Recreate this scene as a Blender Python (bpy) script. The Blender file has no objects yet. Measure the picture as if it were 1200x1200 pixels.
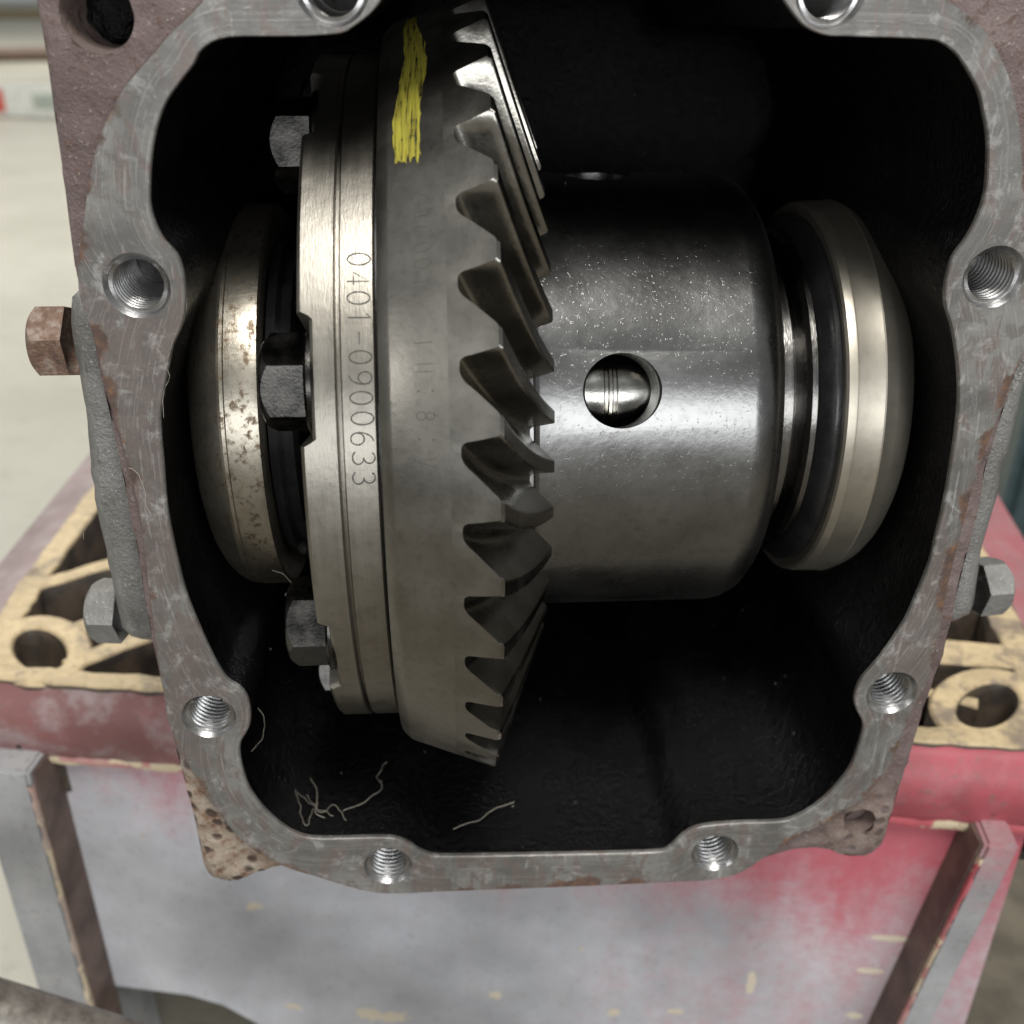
import bpy, bmesh, math, random
from mathutils import Vector, Matrix, noise, geometry
random.seed(7)
S = bpy.context.scene
COL = S.collection
R = math.radians

# ------------------------------------------------------------ camera
FPX, PITCH, YAW, ROLL, CD = 1230.0, R(28), R(3.75), R(0.5), 0.25
FW = Vector((math.sin(YAW)*math.cos(PITCH), math.cos(YAW)*math.cos(PITCH), -math.sin(PITCH)))
RT = FW.cross(Vector((0, 0, 1))).normalized()
UP = RT.cross(FW)
RT, UP = RT*math.cos(ROLL)+UP*math.sin(ROLL), UP*math.cos(ROLL)-RT*math.sin(ROLL)
EYE = Vector((0, -CD, 0))
cam_d = bpy.data.cameras.new('camera')
cam = bpy.data.objects.new('camera', cam_d)
COL.objects.link(cam)
M = Matrix((RT, UP, -FW)).transposed().to_4x4()
M.translation = EYE
cam.matrix_world = M
cam_d.sensor_width = 36
cam_d.lens = FPX/1200*36
cam_d.clip_start = 0.01
cam_d.clip_end = 60
cam_d.dof.use_dof = True
cam_d.dof.focus_distance = 0.275
cam_d.dof.aperture_fstop = 13
S.camera = cam
S.render.resolution_x = S.render.resolution_y = 1024

# ------------------------------------------------------------ light (workshop ceiling and work lamps, plus added lights)
world = bpy.data.worlds.new('World')
S.world = world
world.use_nodes = True
bg = world.node_tree.nodes['Background']
bg.inputs[0].default_value = (0.97, 1.0, 1.0, 1)
bg.inputs[1].default_value = 0.28

def area(name, loc, target, sx, sy, energy, color):
    d = bpy.data.lights.new(name, 'AREA')
    d.shape = 'RECTANGLE'
    d.size, d.size_y, d.energy, d.color = sx, sy, energy, color
    o = bpy.data.objects.new(name, d)
    COL.objects.link(o)
    o.location = loc
    o.rotation_euler = (Vector(target)-Vector(loc)).to_track_quat('-Z', 'Y').to_euler()
    return o
area('area_light', (0.2, -0.78, 1.6), (0.03, 0, -0.15), 0.34, 0.75, 34, (1.0, 0.98, 0.94))
area('area_light', (0.35, -2.2, 0.18), (0.03, 0.05, -0.12), 2.2, 0.7, 27, (0.95, 0.975, 1.0))  # low panel behind the camera, stands in for a lit doorway and room
area('area_light', (-1.2, 2.4, 1.9), (-1.2, 2.6, -0.6), 2.4, 0.5, 75, (1.0, 0.97, 0.90))
area('area_light', (-2.5, 7.0, 2.4), (-2.5, 7.0, -0.6), 3.0, 0.6, 130, (1.0, 0.97, 0.90))  # unseen ceiling light added to brighten the far floor
area('work_lamp', (-1.7, -1.1, 0.55), (0.1, 0.1, -0.12), 0.35, 0.35, 4, (1.0, 0.98, 0.95))
vs = S.view_settings
vs.view_transform = 'Standard'
vs.look = 'None'
vs.exposure = 0.0
vs.gamma = 1.0

# ------------------------------------------------------------ pixel -> place helpers
def ray(px, py):
    return FW*FPX + RT*(px-600) - UP*(py-600)
def PY(px, py, Y=0.0):
    v = ray(px, py)
    return EYE + v*((Y+CD)/v.y)
def PZ(px, py, z):
    v = ray(px, py)
    return EYE + v*(z/v.z)
def xz(px, py, Y=0.0):
    p = PY(px, py, Y)
    return (p.x, p.z)

# ------------------------------------------------------------ object helpers
def tag(o, label=None, cat=None, group=None, kind=None):
    if label: o['label'] = label
    if cat: o['category'] = cat
    if group: o['group'] = group
    if kind: o['kind'] = kind
    return o
def empty(name, loc=(0, 0, 0), label=None, cat=None, group=None, rot=None):
    o = bpy.data.objects.new(name, None)
    COL.objects.link(o)
    o.empty_display_size = 0.02
    o.location = loc
    if rot: o.rotation_euler = rot
    return tag(o, label, cat, group)
def mesh(name, verts, faces, smooth=35):
    me = bpy.data.meshes.new(name)
    me.from_pydata([tuple(v) for v in verts], [], faces)
    me.validate()
    bm = bmesh.new(); bm.from_mesh(me)
    bmesh.ops.recalc_face_normals(bm, faces=bm.faces)
    bm.to_mesh(me); bm.free()
    if smooth is not None:
        for p in me.polygons: p.use_smooth = True
        me.set_sharp_from_angle(angle=R(smooth))
    return me
def link(name, me, mat, parent=None, loc=None, rot=None):
    o = bpy.data.objects.new(name, me)
    COL.objects.link(o)
    if mat and not me.materials: me.materials.append(mat)
    if parent: o.parent = parent
    if loc is not None: o.location = loc
    if rot is not None: o.rotation_euler = rot
    return o
def lathe(prof, n=160, closed=False):
    """profile of (x, r) swept round the x axis"""
    V, F = [], []
    m = len(prof)
    for j in range(n):
        a = 2*math.pi*j/n
        c, s = math.cos(a), math.sin(a)
        for (x, r) in prof: V.append((x, -r*c, r*s))
    for j in range(n):
        k = (j+1) % n
        for i in range(m if closed else m-1):
            i2 = (i+1) % m
            F.append((j*m+i, j*m+i2, k*m+i2, k*m+i))
    return V, F
def box_vf(x0, x1, y0, y1, z0, z1):
    V = [(x, y, z) for x in (x0, x1) for y in (y0, y1) for z in (z0, z1)]
    F = [(0, 1, 3, 2), (4, 6, 7, 5), (0, 4, 5, 1), (2, 3, 7, 6), (0, 2, 6, 4), (1, 5, 7, 3)]
    return V, F
def bevel_mesh(me, w, seg=2):
    bm = bmesh.new(); bm.from_mesh(me)
    bmesh.ops.bevel(bm, geom=bm.edges[:], offset=w, segments=seg, affect='EDGES', clamp_overlap=True)
    bm.to_mesh(me); bm.free()
    for p in me.polygons: p.use_smooth = True
    me.set_sharp_from_angle(angle=R(50))
    return me
def tube(points, r, n=6):
    V, F = [], []
    pts = [Vector(p) for p in points]
    for i, p in enumerate(pts):
        t = (pts[min(i+1, len(pts)-1)]-pts[max(i-1, 0)]).normalized()
        a = t.orthogonal().normalized() if abs(t.z) > .9 else t.cross(Vector((0, 0, 1))).normalized()
        b = t.cross(a)
        for j in range(n):
            q = 2*math.pi*j/n
            V.append(p+a*math.cos(q)*r+b*math.sin(q)*r)
    for i in range(len(pts)-1):
        for j in range(n):
            k = (j+1) % n
            F.append((i*n+j, i*n+k, (i+1)*n+k, (i+1)*n+j))
    F.append(tuple(range(n))[::-1]); F.append(tuple(range(len(V)-n, len(V))))
    return V, F
def catmull(pts, step, closed=True):
    n = len(pts); out = []
    rng = range(n) if closed else range(n-1)
    for i in rng:
        if closed: p0, p1, p2, p3 = (pts[(i+k) % n] for k in (-1, 0, 1, 2))
        else: p0, p1, p2, p3 = (pts[min(max(i+k, 0), n-1)] for k in (-1, 0, 1, 2))
        d = math.dist(p1, p2)
        m = max(1, int(round(d/step)))
        for j in range(m):
            t = j/m
            out.append(tuple(.5*((2*b)+(-a+c)*t+(2*a-5*b+4*c-e)*t*t+(-a+3*b-3*c+e)*t**3) for a, b, c, e in zip(p0, p1, p2, p3)))
    if not closed: out.append(tuple(pts[-1]))
    return out
def inside(p, poly):
    x, y = p; c = False; n = len(poly); j = n-1
    for i in range(n):
        xi, yi = poly[i]; xj, yj = poly[j]
        if (yi > y) != (yj > y) and x < (xj-xi)*(y-yi)/(yj-yi)+xi: c = not c
        j = i
    return c
def pdist(p, poly):
    best = 1e9; n = len(poly); px, py = p
    for i in range(n):
        ax, ay = poly[i]; bx, by = poly[(i+1) % n]
        dx, dy = bx-ax, by-ay
        L = dx*dx+dy*dy
        t = 0 if L == 0 else max(0, min(1, ((px-ax)*dx+(py-ay)*dy)/L))
        d = (px-ax-t*dx)**2+(py-ay-t*dy)**2
        if d < best: best = d
    return math.sqrt(best)
def area2(poly):
    return .5*sum(poly[i-1][0]*poly[i][1]-poly[i][0]*poly[i-1][1] for i in range(len(poly)))
def offset(poly, d):
    """move a closed outline outwards by d"""
    s = 1 if area2(poly) > 0 else -1
    n = len(poly); out = []
    for i in range(n):
        ax, ay = poly[i-2 if n > 8 else i-1]; bx, by = poly[(i+2) % n if n > 8 else (i+1) % n]
        tx, ty = bx-ax, by-ay
        L = math.hypot(tx, ty) or 1
        out.append((poly[i][0]+s*ty/L*d, poly[i][1]-s*tx/L*d))
    return out
def circle(c, r, n=40):
    return [(c[0]+r*math.cos(2*math.pi*i/n), c[1]+r*math.sin(2*math.pi*i/n)) for i in range(n)]
def planar(outer, holes, grid):
    """triangulated sheet with inner points; 2D in, 2D out"""
    pts, edges = [], []
    for loop in [outer]+holes:
        b = len(pts)
        pts += [Vector(p) for p in loop]
        edges += [(b+i, b+(i+1) % len(loop)) for i in range(len(loop))]
    xs = [p[0] for p in outer]; ys = [p[1] for p in outer]
    y = min(ys); k = 0
    while y < max(ys):
        x = min(xs)+(grid/2 if k % 2 else 0)
        while x < max(xs):
            q = (x+random.uniform(-.2, .2)*grid, y+random.uniform(-.2, .2)*grid)
            if inside(q, outer) and not any(inside(q, h) for h in holes) and min(pdist(q, l) for l in [outer]+holes) > grid*.45:
                pts.append(Vector(q))
            x += grid
        y += grid*.87; k += 1
    v, e, f, *_ = geometry.delaunay_2d_cdt(pts, edges, [], 0, 1e-7)
    F = []
    for t in f:
        c = (sum(v[i][0] for i in t)/len(t), sum(v[i][1] for i in t)/len(t))
        if inside(c, outer) and not any(inside(c, h) for h in holes): F.append(tuple(t))
    return [tuple(p) for p in v], F
def loft(loops, cap0=False, cap1=False):
    n = len(loops[0]); V, F = [], []
    for l in loops: V += [tuple(p) for p in l]
    for i in range(len(loops)-1):
        for j in range(n):
            k = (j+1) % n
            F.append((i*n+j, i*n+k, (i+1)*n+k, (i+1)*n+j))
    if cap0: F.append(tuple(range(n)))
    if cap1: F.append(tuple(range(len(V)-n, len(V))))
    return V, F
def join(*parts):
    V, F = [], []
    for v, f in parts:
        b = len(V); V += list(v); F += [tuple(i+b for i in q) for q in f]
    return V, F
def point_attr(me, name, vals):
    a = me.attributes.new(name, 'FLOAT', 'POINT')
    a.data.foreach_set('value', vals)

# ------------------------------------------------------------ material helpers
class NT:
    def __init__(s, name):
        s.m = bpy.data.materials.new(name); s.m.use_nodes = True
        s.t = s.m.node_tree
        s.b = s.t.nodes['Principled BSDF']
    def n(s, typ, **kw):
        o = s.t.nodes.new(typ)
        for k, v in kw.items(): setattr(o, k, v)
        return o
    def put(s, sock, v):
        if isinstance(v, bpy.types.NodeSocket): s.t.links.new(v, sock)
        elif isinstance(v, (tuple, list)): sock.default_value = tuple(v)+((1,) if len(v) == 3 and len(sock.default_value) == 4 else ())
        else: sock.default_value = v
    def obj(s): return s.n('ShaderNodeTexCoord').outputs['Object']
    def attr(s, name): return s.n('ShaderNodeAttribute', attribute_name=name).outputs['Fac']
    def mapv(s, v, scale=(1, 1, 1), loc=(0, 0, 0), rot=(0, 0, 0)):
        o = s.n('ShaderNodeMapping'); s.put(o.inputs[0], v)
        s.put(o.inputs[1], loc); s.put(o.inputs[2], rot); s.put(o.inputs[3], scale)
        return o.outputs[0]
    def noise(s, v, scale, detail=4, rough=.55, dist=0):
        o = s.n('ShaderNodeTexNoise'); s.put(o.inputs['Vector'], v)
        o.inputs['Scale'].default_value = scale; o.inputs['Detail'].default_value = detail
        o.inputs['Roughness'].default_value = rough; o.inputs['Distortion'].default_value = dist
        return o.outputs['Fac']
    def voro(s, v, scale, feature='F1'):
        o = s.n('ShaderNodeTexVoronoi', feature=feature); s.put(o.inputs['Vector'], v)
        o.inputs['Scale'].default_value = scale
        return o.outputs['Distance']
    def math(s, op, a, b=0.0, c=0.0, clamp=False):
        o = s.n('ShaderNodeMath', operation=op, use_clamp=clamp)
        s.put(o.inputs[0], a); s.put(o.inputs[1], b); s.put(o.inputs[2], c)
        return o.outputs[0]
    def rng(s, v, a, b, c=0.0, d=1.0, smooth=True):
        o = s.n('ShaderNodeMapRange', interpolation_type='SMOOTHSTEP' if smooth else 'LINEAR')
        s.put(o.inputs[0], v)
        for i, q in enumerate((a, b, c, d)): s.put(o.inputs[i+1], q)
        return o.outputs[0]
    def mix(s, f, a, b, mode='MIX'):
        o = s.n('ShaderNodeMix', data_type='RGBA', blend_type=mode)
        s.put(o.inputs[0], f); s.put(o.inputs[6], a); s.put(o.inputs[7], b)
        return o.outputs[2]
    def mixf(s, f, a, b):
        o = s.n('ShaderNodeMix', data_type='FLOAT')
        s.put(o.inputs[0], f); s.put(o.inputs[2], a); s.put(o.inputs[3], b)
        return o.outputs[0]
    def ramp(s, f, stops):
        o = s.n('ShaderNodeValToRGB'); s.put(o.inputs[0], f)
        e = o.color_ramp.elements
        while len(e) < len(stops): e.new(.5)
        for i, (p, c) in enumerate(stops):
            e[i].position = p; e[i].color = tuple(c)+(1,)
        return o.outputs[0]
    def bump(s, h, strength=.3, dist=.001, normal=None):
        o = s.n('ShaderNodeBump')
        o.inputs['Strength'].default_value = strength; o.inputs['Distance'].default_value = dist
        s.put(o.inputs['Height'], h)
        if normal is not None: s.put(o.inputs['Normal'], normal)
        return o.outputs[0]
    def polar(s):
        """(x, radius, angle) of the object's own x axis"""
        sx = s.n('ShaderNodeSeparateXYZ'); s.put(sx.inputs[0], s.obj())
        x, y, z = sx.outputs
        r = s.math('SQRT', s.math('ADD', s.math('MULTIPLY', y, y), s.math('MULTIPLY', z, z)))
        a = s.math('ARCTAN2', z, s.math('MULTIPLY', y, -1))
        cv = s.n('ShaderNodeCombineXYZ')
        s.put(cv.inputs[0], x); s.put(cv.inputs[1], r); s.put(cv.inputs[2], a)
        return x, r, a, cv.outputs[0]
    def out(s, color=None, rough=None, metal=None, normal=None, **kw):
        if color is not None: s.put(s.b.inputs['Base Color'], color)
        if rough is not None: s.put(s.b.inputs['Roughness'], rough)
        if metal is not None: s.put(s.b.inputs['Metallic'], metal)
        if normal is not None: s.put(s.b.inputs['Normal'], normal)
        for k, v in kw.items(): s.put(s.b.inputs[k.replace('_', ' ')], v)
        return s.m
MAT = {}

def steel(name, lo, hi, rough=(.3, .45), turned=0.0, blotch=60, speck=0.0, bumpy=0.0, metal=1.0, stain=None):
    t = NT(name); o = t.obj()
    x, r, a, pv = t.polar()
    n1 = t.noise(o, blotch, 5, .6)
    n2 = t.noise(o, blotch*9, 3, .6)
    col = t.mix(t.rng(n1, .3, .7), lo, hi)
    col = t.mix(t.rng(n2, .45, .8, 0, .35), col, tuple(c*.55 for c in lo))
    rg = t.mixf(t.rng(n1, .3, .72), rough[0], rough[1])
    h = t.math('MULTIPLY', n2, .25)
    if turned:
        lines = t.noise(t.mapv(pv, (1, 1, .012)), 2600, 2, .6)
        l2 = t.noise(t.mapv(pv, (1, 1, .004)), 700, 2, .6)
        h = t.math('ADD', h, t.math('MULTIPLY', lines, turned))
        col = t.mix(t.rng(l2, .4, .7, 0, min(.25, turned*.7)), col, tuple(c*1.35 for c in hi))
        rg = t.math('ADD', rg, t.math('MULTIPLY', t.math('SUBTRACT', l2, .5), min(.16, turned*.5)))
    if speck:
        v = t.voro(o, 760); sp = t.noise(o, 60, 3, .6)
        k = t.math('MULTIPLY', t.rng(v, .05, .13, 1, 0), t.rng(sp, .50, .66))
        h = t.math('ADD', h, t.math('MULTIPLY', k, speck))
        pit = t.noise(o, 900, 3, .7)
        h = t.math('ADD', h, t.math('MULTIPLY', t.rng(pit, .62, .70), -speck*.3))
    if bumpy: h = t.math('ADD', h, t.math('MULTIPLY', t.noise(o, 700, 4, .7), bumpy))
    if stain:
        st = t.rng(t.noise(t.mapv(pv, (1.4, 1, .07)), 260, 6, .72), stain[0], stain[0]+.13)
        col = t.mix(st, col, stain[1]); rg = t.mixf(st, rg, .5)
    return t.out(col, rg, metal, t.bump(h, .35, .0006))

MAT['ring'] = steel('ring_gear_steel', (.26, .247, .22), (.325, .31, .278), (.34, .42), blotch=55, bumpy=.14)
MAT['tooth'] = steel('gear_tooth_steel', (.255, .24, .21), (.36, .345, .31), (.20, .30), blotch=75)
MAT['plate'] = steel('turned_flange_steel', (.25, .232, .20), (.315, .295, .258), (.34, .43), turned=.16, blotch=35)
MAT['case'] = steel('oily_case_steel', (.215, .213, .207), (.28, .278, .272), (.25, .32), blotch=40, speck=.4)
MAT['dark'] = steel('black_oxide_steel', (.035, .034, .033), (.095, .09, .083), (.22, .34), blotch=140, bumpy=.12)
MAT['pin'] = steel('polished_shaft_steel', (.38, .37, .34), (.45, .44, .41), (.18, .24), turned=.2)
MAT['race'] = steel('bearing_race_steel', (.42, .385, .32), (.49, .455, .385), (.38, .44), turned=.03, blotch=22, metal=.9)
MAT['worn'] = steel('worn_bearing_steel', (.34, .31, .255), (.43, .395, .33), (.29, .36), turned=.08, blotch=60, metal=.95, stain=(.50, (.15, .115, .08)))
MAT['seal'] = steel('oily_black_rubber', (.012, .012, .013), (.022, .022, .023), (.22, .32), metal=0.0)
MAT['cage'] = steel('dark_oily_cage_steel', (.16, .155, .145), (.22, .21, .2), (.2, .3), turned=.3)
MAT['thread'] = steel('bright_thread_steel', (.36, .355, .35), (.48, .475, .47), (.26, .36), blotch=120)

t = NT('stamped_dark'); MAT['stamp'] = t.out((.075, .07, .06), .55, .5)
t = NT('stamped_faint'); MAT['stamp2'] = t.out((.13, .12, .105), .55, .6)

def cavity_mat():
    t = NT('black_oily_casting'); o = t.obj()
    n = t.noise(o, 420, 6, .7); big = t.noise(o, 60, 3)
    pores = t.noise(t.mapv(o, (1, 1, .6)), 900, 3, .7)
    h = t.math('ADD', t.math('MULTIPLY', n, .7), t.math('MULTIPLY', pores, .5))
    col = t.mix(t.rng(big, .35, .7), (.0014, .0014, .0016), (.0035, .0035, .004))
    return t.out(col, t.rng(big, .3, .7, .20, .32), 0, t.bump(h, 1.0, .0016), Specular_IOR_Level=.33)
MAT['cavity'] = cavity_mat()

def band_mat():
    t = NT('machined_flange_face'); o = t.obj()
    din, dout, rust = t.attr('din'), t.attr('dout'), t.attr('rust')
    big = t.noise(o, 45, 5, .6, .6); mid = t.noise(o, 150, 6, .7, .5); fine = t.noise(o, 1100, 3, .7)
    smear = t.noise(t.mapv(o, (1, 1, .35)), 120, 5, .62, 1.6)
    col = t.mix(t.rng(big, .35, .66), (.135, .131, .121), (.245, .238, .222))
    tan = t.attr('tan')
    col = t.mix(t.rng(t.math('ADD', smear, t.math('MULTIPLY', tan, .16)), .50, .60, 0, .8), col, (.17, .135, .122))
    col = t.mix(t.rng(mid, .54, .66, 0, .5), col, (.44, .435, .42))
    for rot_, sc_, lim in ((35, 34, .63), (-28, 50, .64), (80, 40, .65)):
        scr = t.noise(t.mapv(o, (1, 1, .05), rot=(0, R(rot_), 0)), sc_*12, 2, .5)
        gate = t.noise(o, 70, 3, .6)
        col = t.mix(t.math('MULTIPLY', t.rng(scr, lim, lim+.05), t.rng(gate, .48, .62, 0, .32)), col, (.55, .54, .53))
    gas = t.rng(t.math('ADD', t.noise(o, 80, 8, .74, .9), t.math('MULTIPLY', tan, .07)), .53, .60, 0, .62)
    col = t.mix(gas, col, (.135, .12, .112))
    # tool lines that follow the opening
    cv = t.n('ShaderNodeCombineXYZ'); t.put(cv.inputs[0], din); t.put(cv.inputs[1], t.math('MULTIPLY', big, .004))
    ln = t.noise(cv.outputs[0], 1500, 2, .6)
    col = t.mix(t.rng(ln, .5, .75, 0, .3), col, (.48, .47, .45))
    rn = t.noise(o, 190, 6, .7, .4)
    rk = t.math('ADD', rust, t.math('MULTIPLY', t.math('SUBTRACT', rn, .5), 1.5))
    rk = t.rng(rk, .42, .72)
    rc = t.ramp(t.noise(o, 260, 4, .7), [(.3, (.060, .042, .036)), (.52, (.105, .064, .048)), (.68, (.20, .105, .052))])
    col = t.mix(rk, col, rc)
    met = t.mixf(rk, .3, 0.0)
    rg = t.mixf(rk, t.rng(mid, .3, .7, .36, .56), .8)
    h = t.math('ADD', t.math('MULTIPLY', fine, .25), t.math('ADD', t.math('MULTIPLY', ln, .25), t.math('MULTIPLY', rn, .35)))
    return t.out(col, rg, met, t.bump(h, .35, .0006))
MAT['band'] = band_mat()

def cast_mat():
    t = NT('old_brown_casting_paint'); o = t.obj()
    pit = t.attr('pit')
    n = t.noise(o, 260, 6, .7); f = t.noise(o, 800, 4, .7); b = t.noise(o, 40, 4)
    v = t.rng(t.voro(t.mapv(o, (1, 1, 1), (0, 0, 0)), 190), .18, .42)
    col = t.mix(t.rng(b, .3, .7), (.135, .097, .092), (.20, .152, .143))
    col = t.mix(t.rng(n, .52, .66, 0, .8), col, (.12, .066, .05))
    col = t.mix(t.rng(f, .60, .70, 0, .8), col, (.42, .37, .33))
    pc = t.mix(v, (.075, .045, .035), t.ramp(t.noise(o, 170, 5, .7), [(.35, (.17, .085, .045)), (.5, (.33, .26, .20)), (.68, (.42, .37, .30))]))
    col = t.mix(pit, col, pc)
    h = t.math('ADD', t.math('MULTIPLY', n, 1.0), t.math('ADD', t.math('MULTIPLY', f, .6), t.math('MULTIPLY', t.math('MULTIPLY', v, pit), 2.2)))
    return t.out(col, .62, 0, t.bump(h, .8, .0011))
MAT['cast'] = cast_mat()

def grey_cast():
    t = NT('grey_sand_casting'); o = t.obj()
    n = t.noise(o, 500, 5, .7); f = t.noise(o, 900, 3, .7); b = t.noise(o, 60, 4)
    col = t.mix(t.rng(b, .3, .7), (.20, .195, .18), (.32, .315, .30))
    col = t.mix(t.rng(f, .60, .7, 0, .8), col, (.55, .55, .55))
    col = t.mix(t.rng(n, .60, .7, 0, .5), col, (.12, .085, .06))
    return t.out(col, .5, .45, t.bump(t.math('ADD', n, t.math('MULTIPLY', f, .5)), .8, .0010))
MAT['greycast'] = grey_cast()

def rusty_bolt():
    t = NT('rusty_bolt'); o = t.obj()
    n = t.noise(o, 240, 5, .7); f = t.noise(o, 900, 3, .7)
    col = t.ramp(n, [(.3, (.09, .06, .05)), (.5, (.19, .115, .08)), (.65, (.31, .25, .21))])
    return t.out(col, .62, .2, t.bump(t.math('ADD', n, t.math('MULTIPLY', f, .5)), .6, .0010))
MAT['rustbolt'] = rusty_bolt()

def paint_mat():
    t = NT('yellow_paint_pen'); o = t.obj()
    x, r, a, pv = t.polar()
    ln = t.noise(t.mapv(pv, (1, 0, .006)), 1500, 3, .6)
    col = t.mix(t.rng(ln, .36, .62), (.19, .165, .03), (.36, .325, .045))
    al = t.math('ADD', ln, t.math('MULTIPLY', t.math('SUBTRACT', t.noise(o, 320, 4, .7), .5), .5))
    return t.out(col, .35, 0, t.bump(ln, .6, .0004), Alpha=t.rng(al, .33, .45))
MAT['yellow'] = paint_mat()

# ------------------------------------------------------------ floor and far things
FLOOR = -0.62
def floor_mat():
    t = NT('concrete_floor'); o = t.obj()
    n = t.noise(o, 2.2, 6, .6); f = t.noise(o, 26, 5, .65); g = t.noise(o, 160, 4, .7)
    col = t.mix(t.rng(n, .3, .7), (.37, .355, .295), (.46, .445, .38))
    col = t.mix(t.rng(f, .52, .7, 0, .45), col, (.30, .28, .225))
    col = t.mix(t.rng(g, .6, .72, 0, .4), col, (.22, .20, .165))
    # shade painted brown into the concrete in front and right of the crate
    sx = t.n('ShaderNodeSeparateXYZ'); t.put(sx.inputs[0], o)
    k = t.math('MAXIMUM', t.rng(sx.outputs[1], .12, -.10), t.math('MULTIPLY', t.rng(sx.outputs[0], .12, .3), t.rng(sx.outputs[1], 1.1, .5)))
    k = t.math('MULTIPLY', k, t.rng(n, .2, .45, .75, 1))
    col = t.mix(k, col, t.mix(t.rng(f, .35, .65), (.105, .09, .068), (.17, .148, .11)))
    return t.out(col, .55, 0, t.bump(t.math('ADD', f, g), .25, .002))
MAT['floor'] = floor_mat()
V = [(-9, -4, FLOOR), (9, -4, FLOOR), (9, 16, FLOOR), (-9, 16, FLOOR)]
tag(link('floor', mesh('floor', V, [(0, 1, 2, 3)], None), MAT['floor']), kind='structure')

def plain(name, col, rough=.5, metal=0, var=.25, scale=60):
    t = NT(name); o = t.obj()
    n = t.noise(o, scale, 5, .65)
    c = t.mix(t.rng(n, .3, .7), tuple(q*(1-var) for q in col), tuple(q*(1+var*.5) for q in col))
    return t.out(c, rough, metal, t.bump(n, .3, .001))

# white barrier board with a red band, far back on the left
p = PZ(10, 137, FLOOR)
root = empty('barrier_board', (p.x, p.y, FLOOR), 'white and red barrier board lying on the far concrete floor at upper left', 'board', rot=(0, 0, R(-7)))
me = mesh('board', *box_vf(-1.6, .9, 0, .04, 0, .125), None); link('board', bevel_mesh(me, .004), plain('white_board_paint', (.78, .79, .75), .4), root)
me = mesh('red_band', *box_vf(-.42, -.005, -.004, -.001, .02, .108), None); link('red_band', me, plain('red_board_paint', (.62, .10, .07), .4), root)
me = mesh('grey_band', *box_vf(.12, .26, -.004, -.001, .035, .09), None); link('grey_band', me, plain('grey_board_paint', (.42, .47, .42), .4), root)
p = PZ(20, 72, FLOOR)
Vp, Fp = tube([(p.x-3, p.y-.75, FLOOR+.035), (p.x, p.y, FLOOR+.035), (p.x+2, p.y+.5, FLOOR+.035)], .05, 14)
tag(link('floor_hose', mesh('floor_hose', Vp, Fp), plain('brown_hose_rubber', (.16, .105, .075), .5)), 'brown hose lying on the floor behind the white and red board', 'hose')
p = PZ(20, 22, FLOOR)
me = mesh('timber_batten', *box_vf(-3, 3, -.05, .05, 0, .09), None)
tag(link('timber_batten', bevel_mesh(me, .006), plain('old_batten_wood', (.25, .21, .13), .6), None, (p.x, p.y, FLOOR), (0, 0, R(3))), 'olive brown timber batten on the floor at the very top left corner', 'timber')

# teal tool chest at the right edge
p = PZ(1166, 640, FLOOR)
root = empty('tool_chest', (p.x, p.y, FLOOR), 'dark teal metal tool chest on the floor at the right edge', 'tool chest', rot=(0, 0, R(-14)))
teal = plain('dark_teal_enamel', (.045, .075, .082), .35)
link('chest_body', bevel_mesh(mesh('chest_body', *box_vf(0, .6, 0, .35, .004, .26), None), .012), teal, root)
link('lid', bevel_mesh(mesh('lid', *box_vf(-.006, .606, -.006, .356, .263, .31), None), .012), teal, root)
Vp, Fp = tube([(.2, -.002, .16), (.2, -.035, .16), (.4, -.035, .16), (.4, -.002, .16)], .008, 10)
link('handle', mesh('handle', Vp, Fp), MAT['dark'], root)

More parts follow.
